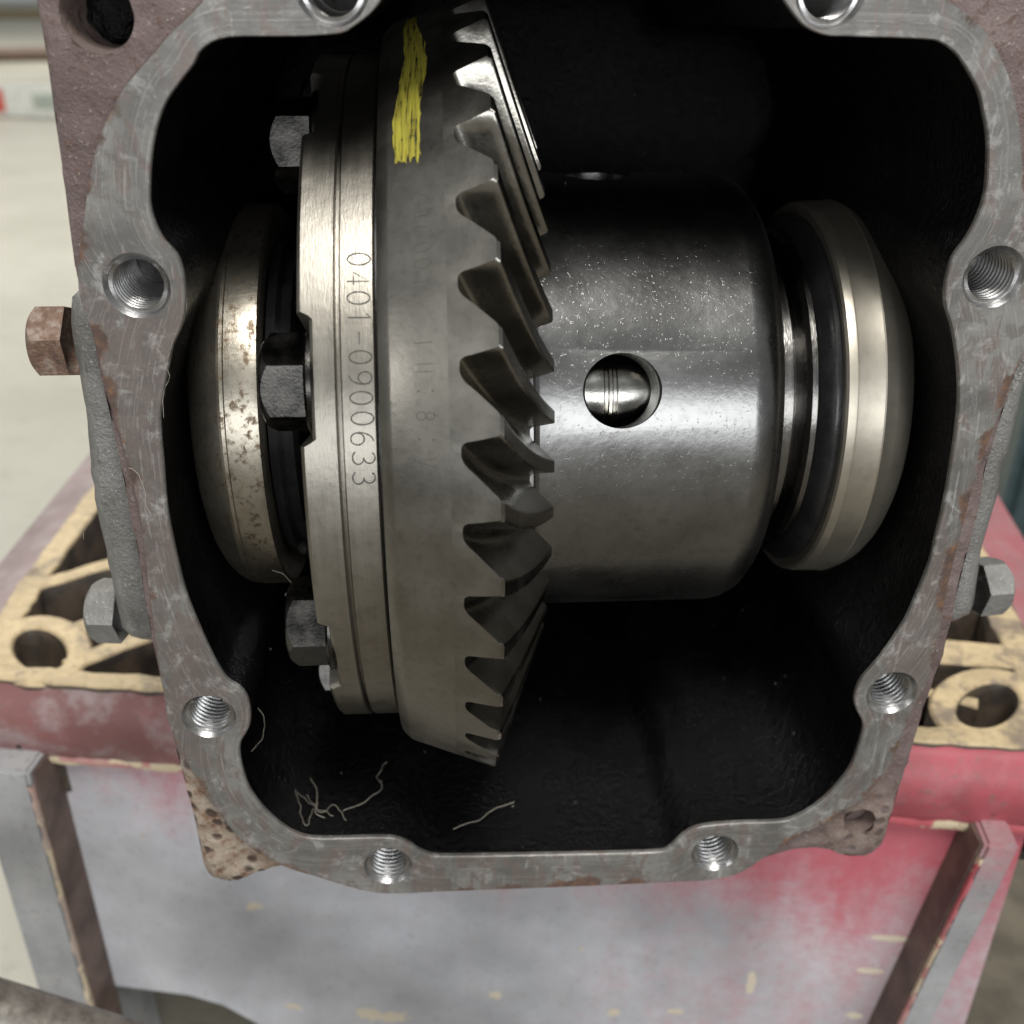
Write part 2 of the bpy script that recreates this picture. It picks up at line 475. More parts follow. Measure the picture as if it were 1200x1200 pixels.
# ------------------------------------------------------------ crate under the housing
ZR = -0.277
CA = Vector((-0.1707, 0.1178, 0)); CYAW = R(-8.98)
def crate_paint(name, red=0.0, chips=.64, base=(.34, .335, .35), dirt=.3, wear=(.60, .50, .33), spots=()):
    t = NT(name); o = t.obj()
    sx = t.n('ShaderNodeSeparateXYZ'); t.put(sx.inputs[0], o)
    n = t.noise(o, 14, 5, .6); m = t.noise(o, 55, 5, .65); f = t.noise(o, 260, 4, .7)
    st = t.noise(t.mapv(o, (1, 1, .25)), 45, 5, .65)
    col = t.mix(t.rng(n, .3, .7), tuple(c*.78 for c in base), tuple(c*1.22 for c in base))
    col = t.mix(t.rng(m, .45, .7, 0, .4), col, (.44, .425, .42))
    # sprayed red: strong at the upper right corner and below the lip, fading down and left
    k = t.math('ADD', t.rng(sx.outputs[0], -.05, .37, -.08, .85, False), t.rng(sx.outputs[2], -.40, -.312, -.42, .45, False))
    k = t.math('ADD', t.math('ADD', k, t.math('MULTIPLY', t.math('SUBTRACT', n, .5), .8)), t.math('MULTIPLY', t.math('SUBTRACT', st, .5), .8))
    k = t.math('ADD', k, t.math('MULTIPLY', t.math('SUBTRACT', t.noise(o, 160, 5, .75), .5), .7))
    k = t.math('ADD', k, red)
    col = t.mix(t.rng(k, .15, 1.25, 0, .9), col, (.48, .075, .105))
    col = t.mix(t.rng(f, .55, .7, 0, dirt), col, (.16, .13, .115))
    ch = t.rng(t.math('ADD', t.math('MULTIPLY', m, .55), t.math('MULTIPLY', t.noise(o, 38, 3, .5), .45)), chips, chips+.015)
    col = t.mix(ch, col, wear)
    for (cu, cz_, ru, rz) in spots:
        dx = t.math('DIVIDE', t.math('SUBTRACT', sx.outputs[0], cu), ru); dz = t.math('DIVIDE', t.math('SUBTRACT', sx.outputs[2], cz_), rz)
        dd = t.math('ADD', t.math('ADD', t.math('MULTIPLY', dx, dx), t.math('MULTIPLY', dz, dz)), t.math('MULTIPLY', t.math('SUBTRACT', t.noise(o, 110, 5, .7), .5), 6.0))
        col = t.mix(t.rng(dd, .7, 1.0, 1, 0), col, tuple(c*1.12 for c in (.58, .51, .40)))
    return t.out(col, .5, 0, t.bump(t.math('SUBTRACT', f, ch), .3, .0008))
EXU, EXV = Vector((math.cos(CYAW), math.sin(CYAW), 0)), Vector((-math.sin(CYAW), math.cos(CYAW), 0))
def crate_uz(px, py, v):
    r_ = ray(px, py); P = EYE+r_*((CA+EXV*v-EYE).dot(EXV)/r_.dot(EXV))
    return ((P-CA).dot(EXU), P.z)
PV = .004
PSPOTS = [crate_uz(a, b, PV)+(c, d) for a, b, c, d in ((298, 1063, .0045, .0035), (445, 1190, .015, .005), (582, 1166, .004, .003), (1045, 1100, .010, .0018), (1022, 1138, .007, .0018), (680, 1113, .002, .003), (880, 1150, .0018, .008), (720, 1186, .003, .003), (1000, 1190, .004, .002), (345, 1180, .004, .002), (790, 1185, .005, .002))]
MAT['panel'] = crate_paint('faded_crate_panel', .12, .66, (.48, .485, .515), spots=PSPOTS)
MAT['post'] = crate_paint('grey_crate_post', -.60, .66, (.33, .335, .34), .5)
MAT['lip'] = crate_paint('maroon_crate_lip', -.38, .66, (.19, .085, .082), .6)
MAT['skirt'] = crate_paint('grey_red_skirt', -.55, .68, (.33, .25, .245), .5)
def cream_mat(name, col=(.60, .47, .28)):
    t = NT(name); o = t.obj()
    n = t.noise(o, 60, 5, .65); f = t.noise(o, 320, 4, .7)
    c = t.mix(t.rng(n, .3, .7), tuple(q*.8 for q in col), tuple(min(.85, q*1.15) for q in col))
    c = t.mix(t.rng(f, .52, .7, 0, .6), c, (.30, .22, .13)); c = t.mix(t.rng(t.noise(o, 34, 6, .72), .50, .64, 0, .8), c, (.20, .155, .13))
    sx = t.n('ShaderNodeSeparateXYZ'); t.put(sx.inputs[0], o)
    return t.out(c, .6, 0, t.bump(t.math('ADD', n, f), .5, .001))
MAT['cream'] = cream_mat('worn_cream_plastic')
MAT['wearline'] = crate_paint('worn_red_cream_edge', .15, .52, (.46, .36, .30), .35, (.62, .52, .36))
MAT['brown'] = plain('dark_brown_plastic', (.125, .085, .07), .55, 0, .5, 40)
MAT['notch_shade'] = plain('olive_notch_shade', (.12, .11, .085), .6)
MAT['inner'] = plain('dark_crate_inside', (.03, .024, .02), .6)

crate = empty('plastic_crate', (CA.x, CA.y, 0), 'worn red and grey painted plastic crate with cream ribbed rim under the gear housing', 'crate', rot=(0, 0, CYAW))
def ribbon(pts, w, z0, z1, rough=.0006):
    p2 = catmull(pts, .006, False)
    L, Rr = [], []
    for i, p in enumerate(p2):
        a, b = p2[max(i-1, 0)], p2[min(i+1, len(p2)-1)]
        tx, ty = b[0]-a[0], b[1]-a[1]; d = math.hypot(tx, ty)
        j = random.uniform(-rough, rough); k = random.uniform(-rough, rough)
        L.append((p[0]-ty/d*(w/2+j), p[1]+tx/d*(w/2+j))); Rr.append((p[0]+ty/d*(w/2+k), p[1]-tx/d*(w/2+k)))
    loop = L+Rr[::-1]
    V, F = [], []
    n = len(loop)
    ins = offset(loop, -.0008)
    for q in ins: V.append((q[0], q[1], z1+random.uniform(-.0004, .0004)))
    for q in loop: V.append((q[0], q[1], z1-.0011))
    for q in loop: V.append((q[0], q[1], z0))
    for i in range(n):
        k = (i+1) % n
        F += [(i, k, n+k, n+i), (n+i, n+k, 2*n+k, 2*n+i)]
    m = len(p2)
    for i in range(m-1): F.append((i, i+1, n-2-i, n-1-i))
    return V, F
t = NT('rib_side_brown'); o = t.obj(); n = t.noise(o, 70, 4, .6)
MAT['ribside'] = t.out(t.mix(t.rng(n, .35, .65), (.03, .024, .02), (.085, .062, .043)), .55)
def two_tone(me, top, side, lim=.6):
    me.materials.append(top); me.materials.append(side)
    for p_ in me.polygons: p_.material_index = 0 if p_.normal.z > lim else 1
    return me
def rib(pts, w, z0=ZR-.055, z1=ZR, name='rim_rib', mat='cream'):
    return link(name, two_tone(mesh(name, *ribbon(pts, w, z0, z1), 45), MAT[mat], MAT['ribside'], .3), None, crate)
rib([(-.043, .026), (-.046, .05), (-.052, .09), (-.064, .2), (-.074, .30)], .013, name='rim_edge')
rib([(.419, .03), (.420, .06), (.422, .11), (.427, .2), (.432, .30)], .014, name='rim_edge')
rib([(-.050, .078), (-.02, .106), (.02, .135)], .009)
rib([(-.018, .047), (.006, .073), (.05, .10)], .011, ZR-.055, ZR-.004)
rib([(-.002, .018), (.02, .042), (.06, .07)], .011)
rib([(.335, .065), (.37, .071), (.418, .069)], .018)
rib([(.36, .048), (.392, .037)], .006, ZR-.055, ZR-.003)
rib([(.30, .09), (.38, .10), (.42, .125)], .012)
def loop_rib(c, major, minor, ang, w):
    n = 28; out, inn = [], []
    for i in range(n):
        a = 2*math.pi*i/n
        for lst, d in ((out, w/2), (inn, -w/2)):
            x, y = (major+d)*math.cos(a), (minor+d)*math.sin(a)
            lst.append((c[0]+x*math.cos(ang)-y*math.sin(ang), c[1]+x*math.sin(ang)+y*math.cos(ang)))
    loops = [[(x, y, ZR-.06) for x, y in out], [(x, y, ZR-.001) for x, y in out], [(x, y, ZR+.0003) for x, y in offset(out, -.0012)],
             [(x, y, ZR+.0003) for x, y in offset(inn, .0012)], [(x, y, ZR-.001) for x, y in inn], [(x, y, ZR-.06) for x, y in inn]]
    return link('rim_loop', two_tone(mesh('rim_loop', *loft(loops), 45), MAT['cream'], MAT['ribside'], .3), None, crate)
loop_rib((-.020, .029), .025, .0155, R(-45), .011)
loop_rib((.394, .033), .025, .0155, R(48), .011)
# front lip: a rounded beam with ragged cream upper edge and worn lower edge
lv, lf = [], []
prof = [(.012, ZR-.001), (.0045, ZR-.0012), (.0015, ZR-.004), (-.0030, ZR-.010), (-.0048, ZR-.017), (-.0042, ZR-.025), (-.0020, ZR-.032), (-.001, ZR-.0365), (.0035, ZR-.0385)]
nu = 90
for i in range(nu+1):
    u = -.052+.476*i/nu
    for (v, z) in prof: lv.append((u, v+.0005*noise.noise((u*90, v*50, z*50)), z+.0006*noise.noise((u*80, 7, z*90))))
m = len(prof)
for i in range(nu):
    for j in range(m-1): lf.append((i*m+j, i*m+j+1, (i+1)*m+j+1, (i+1)*m+j))
link('front_lip', mesh('front_lip', lv, lf, 60), MAT['lip'], crate)
rib([(-.05, .0095), (.1, .0085), (.25, .009), (.42, .0095)], .010, ZR-.01, ZR+.0012, 'lip_top_edge')
lv, lf = [], []
for i in range(181):
    u = -.052+.476*i/180
    w = .0016+.0020*noise.noise((u*190, 1.3, 0)); y0 = -.0020+.0006*noise.noise((u*160, 5, 0))
    lv += [(u, y0+.001, ZR-.0345+w*.6), (u, y0, ZR-.0365), (u, y0+.0012, ZR-.0388-w*.5), (u, .012, ZR-.0392)]
    if i:
        for j in range(3): lf.append(((i-1)*4+j, (i-1)*4+j+1, i*4+j+1, i*4+j))
link('lip_worn_edge', mesh('lip_worn_edge', lv, lf, 60), MAT['wearline'], crate)
for (u, z) in ((-.016, ZR-.023), (.388, ZR-.021)):
    me = mesh('drain_slot', *box_vf(-.0011, .0011, -.0032, .002, -.008, .008), None)
    link('drain_slot', me, MAT['inner'], crate, (u, 0, z), (0, R(28 if u < 0 else -28), 0))
# panel; notch low on the left cut in place of the pipe's shadow
outline = [(-.045, ZR-.03), (.41, ZR-.03), (.41, -.615)]+[crate_uz(a, b, PV) for a, b in ((420, 1330), (340, 1225), (300, 1199), (262, 1178), (220, 1166), (135, 1155), (122, 1158), (104, 1178), (88, 1240))]
outline += [(outline[-1][0], -.615), (-.045, -.615)]
lp = [(u, PV, z) for u, z in outline]; lb = [(u, PV+.005, z) for u, z in outline]
link('front_panel', mesh('front_panel', *loft([lp, lb], True, True), None), MAT['panel'], crate)
link('notch_shade_sheet', mesh('notch_shade_sheet', *box_vf(-.04, .40, PV+.035, PV+.038, -.615, ZR-.07), None), MAT['notch_shade'], crate)  # dark sheet added behind the notch, its colour carries the shadow
for (u0, u1, ui, lean) in ((-.035, -.0095, -.0225, 0), (.386, .399, .386, -.018)):
    # corner post: front face, inner flank towards the panel
    V = []
    for z, k in ((ZR-.032, 0), (-.62, 1)):
        d = lean*k*2.2
        V += [(u0+d, -.016, z), (u1+d, -.016, z), (u1+d, .06, z), (u0+d, .06, z)]
    F = [(0, 1, 5, 4), (1, 2, 6, 5), (2, 3, 7, 6), (3, 0, 4, 7), (0, 3, 2, 1), (4, 5, 6, 7)]
    me = mesh('corner_post', V, F, None)
    link('corner_post', bevel_mesh(me, .0015), MAT['post'], crate)
    s = 1 if u0 < 0 else -1
    ue = u1 if s > 0 else u0
    V = []
    for z, k in ((ZR-.034, 0), (-.62, 1)):
        d = lean*k*2.2
        V += [(ue+d+s*.0004, -.0135, z), (ue+d+s*.0016, -.0135, z), (ue+d+s*.0024, .0036, z), (ue+d+s*.0004, .0036, z)]
    link('post_flank', mesh('post_flank', V, F, None), MAT['brown'], crate)
    ew = []
    V, F2 = [], []
    for i in range(120):
        z = ZR-.0395-(.62+ZR-.0395)*i/119
        d = lean*2.2*(ZR-.036-z)/(.62+ZR-.036)
        w = max(.0001, .0004+.0024*noise.noise((z*150, u0*10, 2)))
        V += [(ue+d-s*w, -.0163, z), (ue+d+s*.0007, -.0165, z), (ue+d+s*.0009, -.0145+.3*w, z)]
        if i:
            for j in range(2): F2.append(((i-1)*3+j, (i-1)*3+j+1, i*3+j+1, i*3+j))
    link('post_worn_edge', mesh('post_worn_edge', V, F2, 60), MAT['wearline'], crate)
for (uo, s) in ((-.048, -1), (.427, 1)):
    V, F = [], []
    for i in range(13):
        v = .02+.28*i/12; du = (-.03 if s < 0 else .012)*(v-.02)/.28
        V += [(uo+du, v, ZR-.003), (uo+du+s*.012, v, ZR-.006), (uo+du+s*.033, v, ZR-.014), (uo+du+s*.035, v, ZR-.05)]
        if i:
            for j in range(3): F.append(((i-1)*4+j, (i-1)*4+j+1, i*4+j+1, i*4+j))
    link('rim_skirt', mesh('rim_skirt', V, F, 60), MAT['skirt'], crate)
    link('side_panel', mesh('side_panel', *box_vf(min(uo, uo+s*.004), max(uo, uo+s*.004), .062, .30, -.62, ZR-.056), None), MAT['panel'], crate)
link('inner_deck', mesh('inner_deck', *box_vf(-.044, .42, .012, .30, ZR-.066, ZR-.061), None), MAT['inner'], crate)
link('back_panel', mesh('back_panel', *box_vf(-.07, .43, .301, .306, -.62, ZR-.002), None), MAT['panel'], crate)

# steel pipe crossing low in front of the crate
a = PY(-60, 1168, .02); b = PY(150, 1232, .02)
d = (b-a).normalized()
Vp, Fp = tube([a-d*.12, a, b, b+d*.25], .011, 20)
pipe = empty('steel_pipe', a, 'dull grey steel pipe crossing low in front of the crate at bottom left', 'pipe')
t = NT('dull_pipe_steel'); o = t.obj(); n = t.noise(o, 120, 5, .7)
pm = t.out(t.mix(t.rng(n, .3, .7), (.12, .105, .09), (.27, .25, .22)), .45, .5, t.bump(n, .4, .001))
link('tube', mesh('tube', [Vector(v)-a for v in Vp], Fp), pm, pipe)
Vp, Fp = tube([b+d*.03-a, b+d*.055-a], .0135, 20)
link('collar', mesh('collar', Vp, Fp), pm, pipe)

# ------------------------------------------------------------ housing
I_PX = [(447, 0), (433, 17), (413, 32), (400, 39), (367, 42), (333, 43), (293, 43), (267, 44), (247, 50), (233, 62), (227, 75), (210, 97), (193, 123), (183, 153), (178, 183), (176, 213), (176, 240), (182, 263), (193, 283), (207, 298), (215, 320), (218, 350), (216, 370), (210, 390), (203, 405), (197, 433), (192, 460), (188, 487), (189, 517), (192, 550), (195, 590), (200, 620), (208, 657), (217, 693), (227, 720), (240, 750), (253, 777), (266, 797), (280, 806), (289, 817), (293, 832), (293, 848), (288, 860), (282, 870), (281, 883), (284, 902), (293, 927), (310, 950), (333, 970), (353, 980), (370, 983), (400, 983), (440, 982), (463, 983), (480, 990), (493, 998), (507, 1003), (527, 1004), (600, 1003), (700, 1001), (767, 999), (783, 995), (800, 980), (813, 972), (830, 968), (867, 965), (917, 963), (940, 955), (960, 942), (980, 923), (997, 900), (1007, 873), (1012, 852), (1008, 840), (1003, 830), (1002, 817), (1010, 797), (1033, 770), (1060, 730), (1077, 693), (1090, 660), (1098, 627), (1107, 590), (1115, 543), (1121, 503), (1124, 467), (1123, 433), (1119, 400), (1114, 377), (1108, 357), (1108, 337), (1113, 313), (1120, 297), (1133, 280), (1147, 253), (1155, 227), (1158, 193), (1158, 160), (1153, 133), (1147, 107), (1133, 80), (1120, 62), (1103, 50), (1083, 46), (1000, 43), (970, 42), (950, 35), (937, 25), (925, 10), (916, -4), (905, -25), (880, -38), (700, -42), (490, -38), (462, -24)]
O_PX = [(20, -95), (35, 0), (47, 67), (57, 140), (67, 207), (78, 293), (84, 330), (92, 360), (103, 400), (113, 450), (127, 510), (137, 557), (147, 607), (157, 657), (165, 707), (172, 747), (183, 800), (192, 843), (202, 887), (213, 927), (227, 980), (237, 1027), (247, 1039), (267, 1045), (287, 1038), (317, 1028), (333, 1025), (367, 1033), (400, 1040), (433, 1048), (467, 1050), (533, 1047), (667, 1042), (800, 1036), (833, 1035), (867, 1027), (900, 1017), (933, 1007), (950, 1004), (973, 1005), (987, 1012), (1007, 1015), (1027, 1011), (1038, 1002), (1047, 977), (1058, 940), (1070, 903), (1083, 860), (1097, 817), (1107, 795), (1117, 758), (1125, 723), (1133, 690), (1143, 652), (1155, 605), (1163, 560), (1177, 513), (1196, 455), (1212, 405), (1225, 340), (1232, 290), (1245, 200), (1255, 120), (1262, 50), (1275, -95), (900, -100), (400, -100)]
# outer border of the machined band
B_PX = [(330, -80), (262, -30), (235, 5), (200, 40), (163, 82), (140, 112), (118, 158), (105, 210), (98, 262), (92, 305), (93, 345), (103, 375), (113, 405), (124, 455), (141, 510), (153, 557), (165, 607), (171, 657), (177, 707), (182, 747), (190, 800), (198, 846), (212, 880), (228, 908), (247, 940), (272, 972), (300, 998), (335, 1016), (370, 1027), (402, 1037), (434, 1045), (467, 1047), (533, 1044), (667, 1039), (800, 1033), (833, 1031), (867, 1023), (898, 1003), (925, 986), (955, 970), (985, 955), (1012, 934), (1032, 912), (1048, 885), (1060, 855), (1073, 823), (1088, 795), (1098, 755), (1104, 722), (1110, 688), (1119, 652), (1131, 605), (1143, 560), (1160, 513), (1182, 455), (1203, 405), (1217, 340), (1212, 290), (1200, 240), (1197, 180), (1192, 130), (1178, 80), (1150, 32), (1112, 0), (1080, -40), (1020, -80), (700, -88)]
Ic = catmull([xz(*p) for p in I_PX], .0016)
Oc = catmull([xz(*p) for p in O_PX], .003)
Bc = catmull([xz(*p) for p in B_PX], .002)
HOLES = [(-.0733, -.0702), (.136, -.0701), (-.0727, -.1994), (.1334, -.1989), (-.0231, -.2631), (.085, -.2634), (-.0228, -.0064), (.085, -.0064)]
hb = PY(600, 1050, 0)
house = empty('gear_housing', (.031, .05, -.272), 'open cast iron gear housing with machined flange and rusty brown painted corners', 'gear housing')
H0 = Vector((.031, .05, -.272))
def hl(pts): return [Vector(p)-H0 for p in pts]
EAR = .0034
# machined band
rh = .0079
v2, f2 = planar(Bc, [offset(Ic, .0003)]+[circle(c, rh) for c in HOLES], .0026)
V = [(x, 0, z) for x, z in v2]
RUST = [(130, 560, 34, .55), (140, 660, 26, .5), (120, 460, 22, .6), (110, 395, 16, .5), (160, 720, 20, .4), (1133, 660, 30, .95), (1122, 700, 26, .85), (1147, 595, 24, .9), (1165, 520, 22, .7), (1190, 455, 20, .6), (1112, 760, 22, .45), (660, 1040, 22, .62), (690, 1032, 22, .62), (600, 1045, 18, .6), (740, 1036, 16, .6), (545, 1046, 16, .5), (745, 1037, 12, .7), (1030, 925, 18, .6), (985, 962, 20, .6), (930, 990, 22, .55), (1055, 875, 14, .5), (110, 130, 24, .3), (100, 230, 16, .25), (98, 285, 14, .35), (300, 1008, 25, .45), (235, 920, 20, .35), (350, 1025, 16, .4)]
RUSTW = [(xz(px, py), r/1230*.28, s) for px, py, r, s in RUST]
TAN = [(xz(a, b), .024, 1) for a, b in ((130, 460), (150, 560), (170, 660), (190, 730), (1090, 760), (1110, 690), (215, 800))]
tan = []
din, dout, rust = [], [], []
for x, z in v2:
    din.append(pdist((x, z), Ic)); do = pdist((x, z), Bc); dout.append(do)
    k = max(0, .46-do*85)
    for (c, r, s) in RUSTW: k += s*math.exp(-((x-c[0])**2+(z-c[1])**2)/(r*r))
    rust.append(min(1, k)); tan.append(min(1, sum(q*math.exp(-((x-c[0])**2+(z-c[1])**2)/(r*r)) for c, r, q in TAN)))
ob_, oi_ = Bc, offset(Ic, .0003)
me_v, me_f = V, f2
# rim strips of the band: chamfer into the opening, edge down to the casting
l1 = [(x, 0, z) for x, z in oi_]; l2 = [(x, .0004, z) for x, z in Ic]; l3 = [(x, .0016, z) for x, z in Ic]
vv, ff = loft([l1, l2, l3]); n0 = len(me_v)
o1 = [(x, 0, z) for x, z in Bc]; o2 = [(x, EAR+.001, z) for x, z in offset(Bc, .0008)]
v3, f3 = loft([o1, o2])
Vb, Fb = join((me_v, me_f), (vv, ff), (v3, f3))
me = bpy.data.meshes.new('machined_face'); me.from_pydata([tuple(Vector(p)-H0) for p in Vb], [], Fb)
pad = len(Vb)-len(din)
point_attr(me, 'din', din+[0]*pad); point_attr(me, 'dout', dout+[0]*pad)
point_attr(me, 'tan', tan+[0]*pad)
point_attr(me, 'rust', rust+[.1]*len(vv)+[.7]*len(v3))
link('machined_face', me, MAT['band'], house)
# casting face (ears) and outer body
ears = [(xz(108, 18), .0078), (xz(1012, 971), .0052)]
v2, f2 = planar(Oc, [offset(Ic, .003)]+[circle(c, r) for c, r in ears]+[circle(c, .0088, 24) for c in HOLES], .0028)
cx, cz = .031, -.135
V = []; pit = []
c1 = xz(262, 1000); c2 = xz(228, 935); c3 = xz(1015, 975); c4 = xz(300, 1030)
for x, z in v2:
    k = 0
    for c, r in ((c1, .017), (c2, .011), (c4, .010)): k += 1.3*math.exp(-((x-c[0])**2+(z-c[1])**2)/(r*r))
    k += .45*math.exp(-((x-c3[0])**2+(z-c3[1])**2)/(.014**2))
    pit.append(min(1, k))
    d = pdist((x, z), Oc)
    y = EAR + max(0, .0012-d)*1.0 + .0011*noise.noise((x*140, z*140, 3)) + .0006*noise.noise((x*420, z*420, 8))*(1+2*pit[-1])
    V.append((x, y, z))
def sc(loop, s, y): return [(cx+(x-cx)*s, y, cz+(z-cz)*s) for x, z in loop]
def wob(loop): return [(x+.0008*noise.noise((x*120, y*120, z*120)), y, z+.0008*noise.noise((x*120, 9+y*120, z*120))) for x, y, z in loop]
vb, fb = loft([[(x, EAR+.0012, z) for x, z in Oc], [(x, EAR+.003, z) for x, z in offset(Oc, .0007)], sc(Oc, 1.0, .018), sc(Oc, .985, .026), wob(sc(Oc, .955, .05)), wob(sc(Oc, .945, .12)), sc(Oc, .93, .178)], False, True)
parts = [(V, f2), (vb, fb)]
for c, r in ears:
    dep = .026 if r > .006 else .006
    cl = circle(c, r); 
    parts.append(loft([[(x, EAR, z) for x, z in cl], [(c[0]+(x-c[0])*.94, EAR+.002, c[1]+(z-c[1])*.94) for x, z in cl], [(c[0]+(x-c[0])*.9, EAR+dep, c[1]+(z-c[1])*.9) for x, z in cl]], False, True))
Vb, Fb = join(*parts)
me = bpy.data.meshes.new('casting'); me.from_pydata([tuple(Vector(p)-H0) for p in Vb], [], Fb)
for p_ in me.polygons: p_.use_smooth = True
me.set_sharp_from_angle(angle=R(50))
point_attr(me, 'pit', pit+[.15]*(len(Vb)-len(pit)))
link('casting', me, MAT['cast'], house)
# dark lump of grime deep in the corner bore
c, r = ears[0]
bmx = bmesh.new(); bmesh.ops.create_icosphere(bmx, subdivisions=4, radius=1)
for v in bmx.verts:
    q = v.co*(1+.25*noise.noise(v.co*2.3)); v.co = Vector((c[0]+q.x*r*.85, .020+q.y*.004, c[1]+q.z*r*.85))-H0
me = bpy.data.meshes.new('bore_grime'); bmx.to_mesh(me); bmx.free()
for p_ in me.polygons: p_.use_smooth = True
link('bore_grime', me, MAT['cavity'], house)
# inner cavity
def cav(s, y, amp):
    out = []
    for x, z in Ic:
        X, Z = cx+(x-cx)*s, cz+(z-cz)*s
        k = amp*(noise.noise((X*22, y*22, Z*22))*.7+.3*noise.noise((X*70, y*70, Z*70)))
        out.append((X+(X-cx)*k*8, y, Z+(Z-cz)*k*8*.5))
    return out
cl = [cav(1.0, .0016, 0), cav(1.003, .005, 0), cav(1.004, .016, 0)]
for i in range(1, 19): cl.append(cav(1.004-.055*(i/18), .016+.152*i/18, .0022*min(1, i/5)))
cl.append(cav(.86, .174, .002)); cl.append(cav(.5, .175, 0))
vv, ff = loft(cl, False, True)
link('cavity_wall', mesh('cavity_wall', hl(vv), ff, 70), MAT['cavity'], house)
AX = Vector((0, .0713, -.1271))        # axis of the gear
# saddles behind both bearings
for x0, x1 in ((.107, .140), (-.078, -.048)):
    V, F = [], []
    n = 48
    for i in range(n+1):
        a = R(160)+R(95)*i/n
        rr = (.0612, .070)
        ca, sa = -math.cos(a), math.sin(a)
        for (x, r) in ((x0, rr[0]), (x0, rr[1]-.006), (x0+.004, rr[1]), (x1, rr[1]+.004), (x1, rr[0])):
            V.append(AX+Vector((x, r*ca, r*sa)))
        if i:
            for j in range(5): F.append(((i-1)*5+j, (i-1)*5+(j+1) % 5, i*5+(j+1) % 5, i*5+j))
    F += [tuple(range(5)), tuple(range(n*5, n*5+5))]
    link('bearing_saddle', mesh('bearing_saddle', hl(V), F, 50), MAT['cavity'], house)
# lug under the body that stands on the crate rim
link('foot_lug', bevel_mesh(mesh('foot_lug', hl([Vector(q) for q in box_vf(-.03, .09, .095, .165, ZR+.0005, -.266)[0]]), box_vf(0, 1, 0, 1, 0, 1)[1], None), .004), MAT['cast'], house)
# threaded holes
prof = [(0, .0079), (.0010, .0071), (.0014, .0069)]
TP = .0017
y = .0016
for i in range(13):
    prof += [(y, .0060), (y+.0002, .0059), (y+.0008, .0068), (y+.0010, .0069), (y+.0016, .0060)]
    y += TP
prof += [(y+.001, .0058), (y+.005, .0003)]
tv, tf = lathe(prof, 48)
me = mesh('threaded_hole', [(a, x+(.0005*math.sin(math.atan2(b, a)) if .0014 < x < y else 0), b) for x, a, b in tv], tf, 30)
for (x, z) in HOLES:
    link('threaded_hole', me, MAT['thread'], house, Vector((x, 0, z))-H0)
# side flanges
def slab(px, y0, y1, name, mat, parent, ch=.003):
    lp = catmull([xz(a, b, y0) for a, b in px], .004)
    ls = [[(x, y0+ch, z) for x, z in lp], [(x, y1, z) for x, z in lp]]
    f = offset(lp, -ch)
    ls = [[(x, y0, z) for x, z in f]]+ls
    ls = [[(x+.0006*noise.noise((x*200, yy*200, z*200)), yy+.0004*noise.noise((x*250, 4, z*250)), z) for x, yy, z in l] for l in ls]
    return link(name, mesh(name, hl(loft(ls, True, True)[0]), loft(ls, True, True)[1], 50), MAT[mat], parent)
slab([(79, 352), (82, 400), (90, 450), (99, 500), (104, 560), (114, 620), (128, 680), (137, 725), (150, 752), (190, 752), (190, 700), (165, 560), (135, 420), (112, 352), (96, 344)], .019, .10, 'side_flange', 'greycast', house)
slab([(1240, 380), (1222, 420), (1202, 470), (1190, 520), (1178, 560), (1170, 600), (1157, 645), (1148, 690), (1140, 725), (1105, 730), (1120, 650), (1150, 520), (1190, 420), (1215, 375)], .019, .10, 'side_flange', 'greycast', house)
def hexhead(af, h, chamfer=.0012, n=6, axis=-1, round_r=None):
    """hex head along x, seat at x=0, outer face at axis*h"""
    rc = af/math.sqrt(3)
    m = 48; V, F = [], []
    def hexr(a):
        q = ((a+math.pi/6) % (math.pi/3))-math.pi/6
        return (af/2)/math.cos(q)
    rows = []
    for i in range(m):
        a = 2*math.pi*i/m; hr = hexr(a)
        cut = (hr-af/2)*1.15
        rows.append([(0, hr-.0002), (.0003, hr), (h-.0006-cut, hr), (h-.0006, min(hr, af/2*.97)), (h-.0001, af/2*.90), (h, af/2*.84), (h-.0002, af/2*.6), (h-.0003, 0.0001)])
    k = len(rows[0])
    for i in range(m):
        a = 2*math.pi*i/m
        for (x, r) in rows[i]: V.append((axis*x, -r*math.cos(a), r*math.sin(a)))
    for i in range(m):
        j = (i+1) % m
        for q in range(k-1): F.append((i*k+q, i*k+q+1, j*k+q+1, j*k+q))
    return V, F
# outside bolts of the housing
hv, hf = hexhead(.0185, .0098)
me = mesh('flange_bolt', hv, hf, 28)
me2 = me.copy()
p = PY(86, 400, .035); link('flange_bolt', me, MAT['rustbolt'], house, p-H0, (R(10), 0, 0))
def lump(name, px, py, Y, rad, stretch, mat):
    bmx = bmesh.new(); bmesh.ops.create_icosphere(bmx, subdivisions=4, radius=1)
    c = PY(px, py, Y)-H0
    for v in bmx.verts:
        q = v.co.copy()
        e = 3.2
        L = (abs(q.x)**e+abs(q.y)**e+abs(q.z)**e)**(1/e)
        q = q/L*(1+.06*noise.noise(v.co*3))
        v.co = c+Vector((q.x*stretch[0], q.y*stretch[1], q.z*stretch[2]))*rad
    mm = bpy.data.meshes.new(name); bmx.to_mesh(mm); bmx.free()
    for p_ in mm.polygons: p_.use_smooth = True
    return link(name, mm, MAT[mat], house)
gv, gf = hexhead(.0178, .0098)
p = PY(146, 716, .035); link('flange_bolt', mesh('flange_bolt', gv, gf, 28), MAT['greycast'], house, p-H0, (R(22), 0, R(-6)))
gv, gf = hexhead(.0172, .0098, axis=1)
p = PY(1141, 688, .035); link('flange_bolt', mesh('flange_bolt', gv, gf, 28), MAT['greycast'], house, p-H0, (R(14), 0, R(6)))

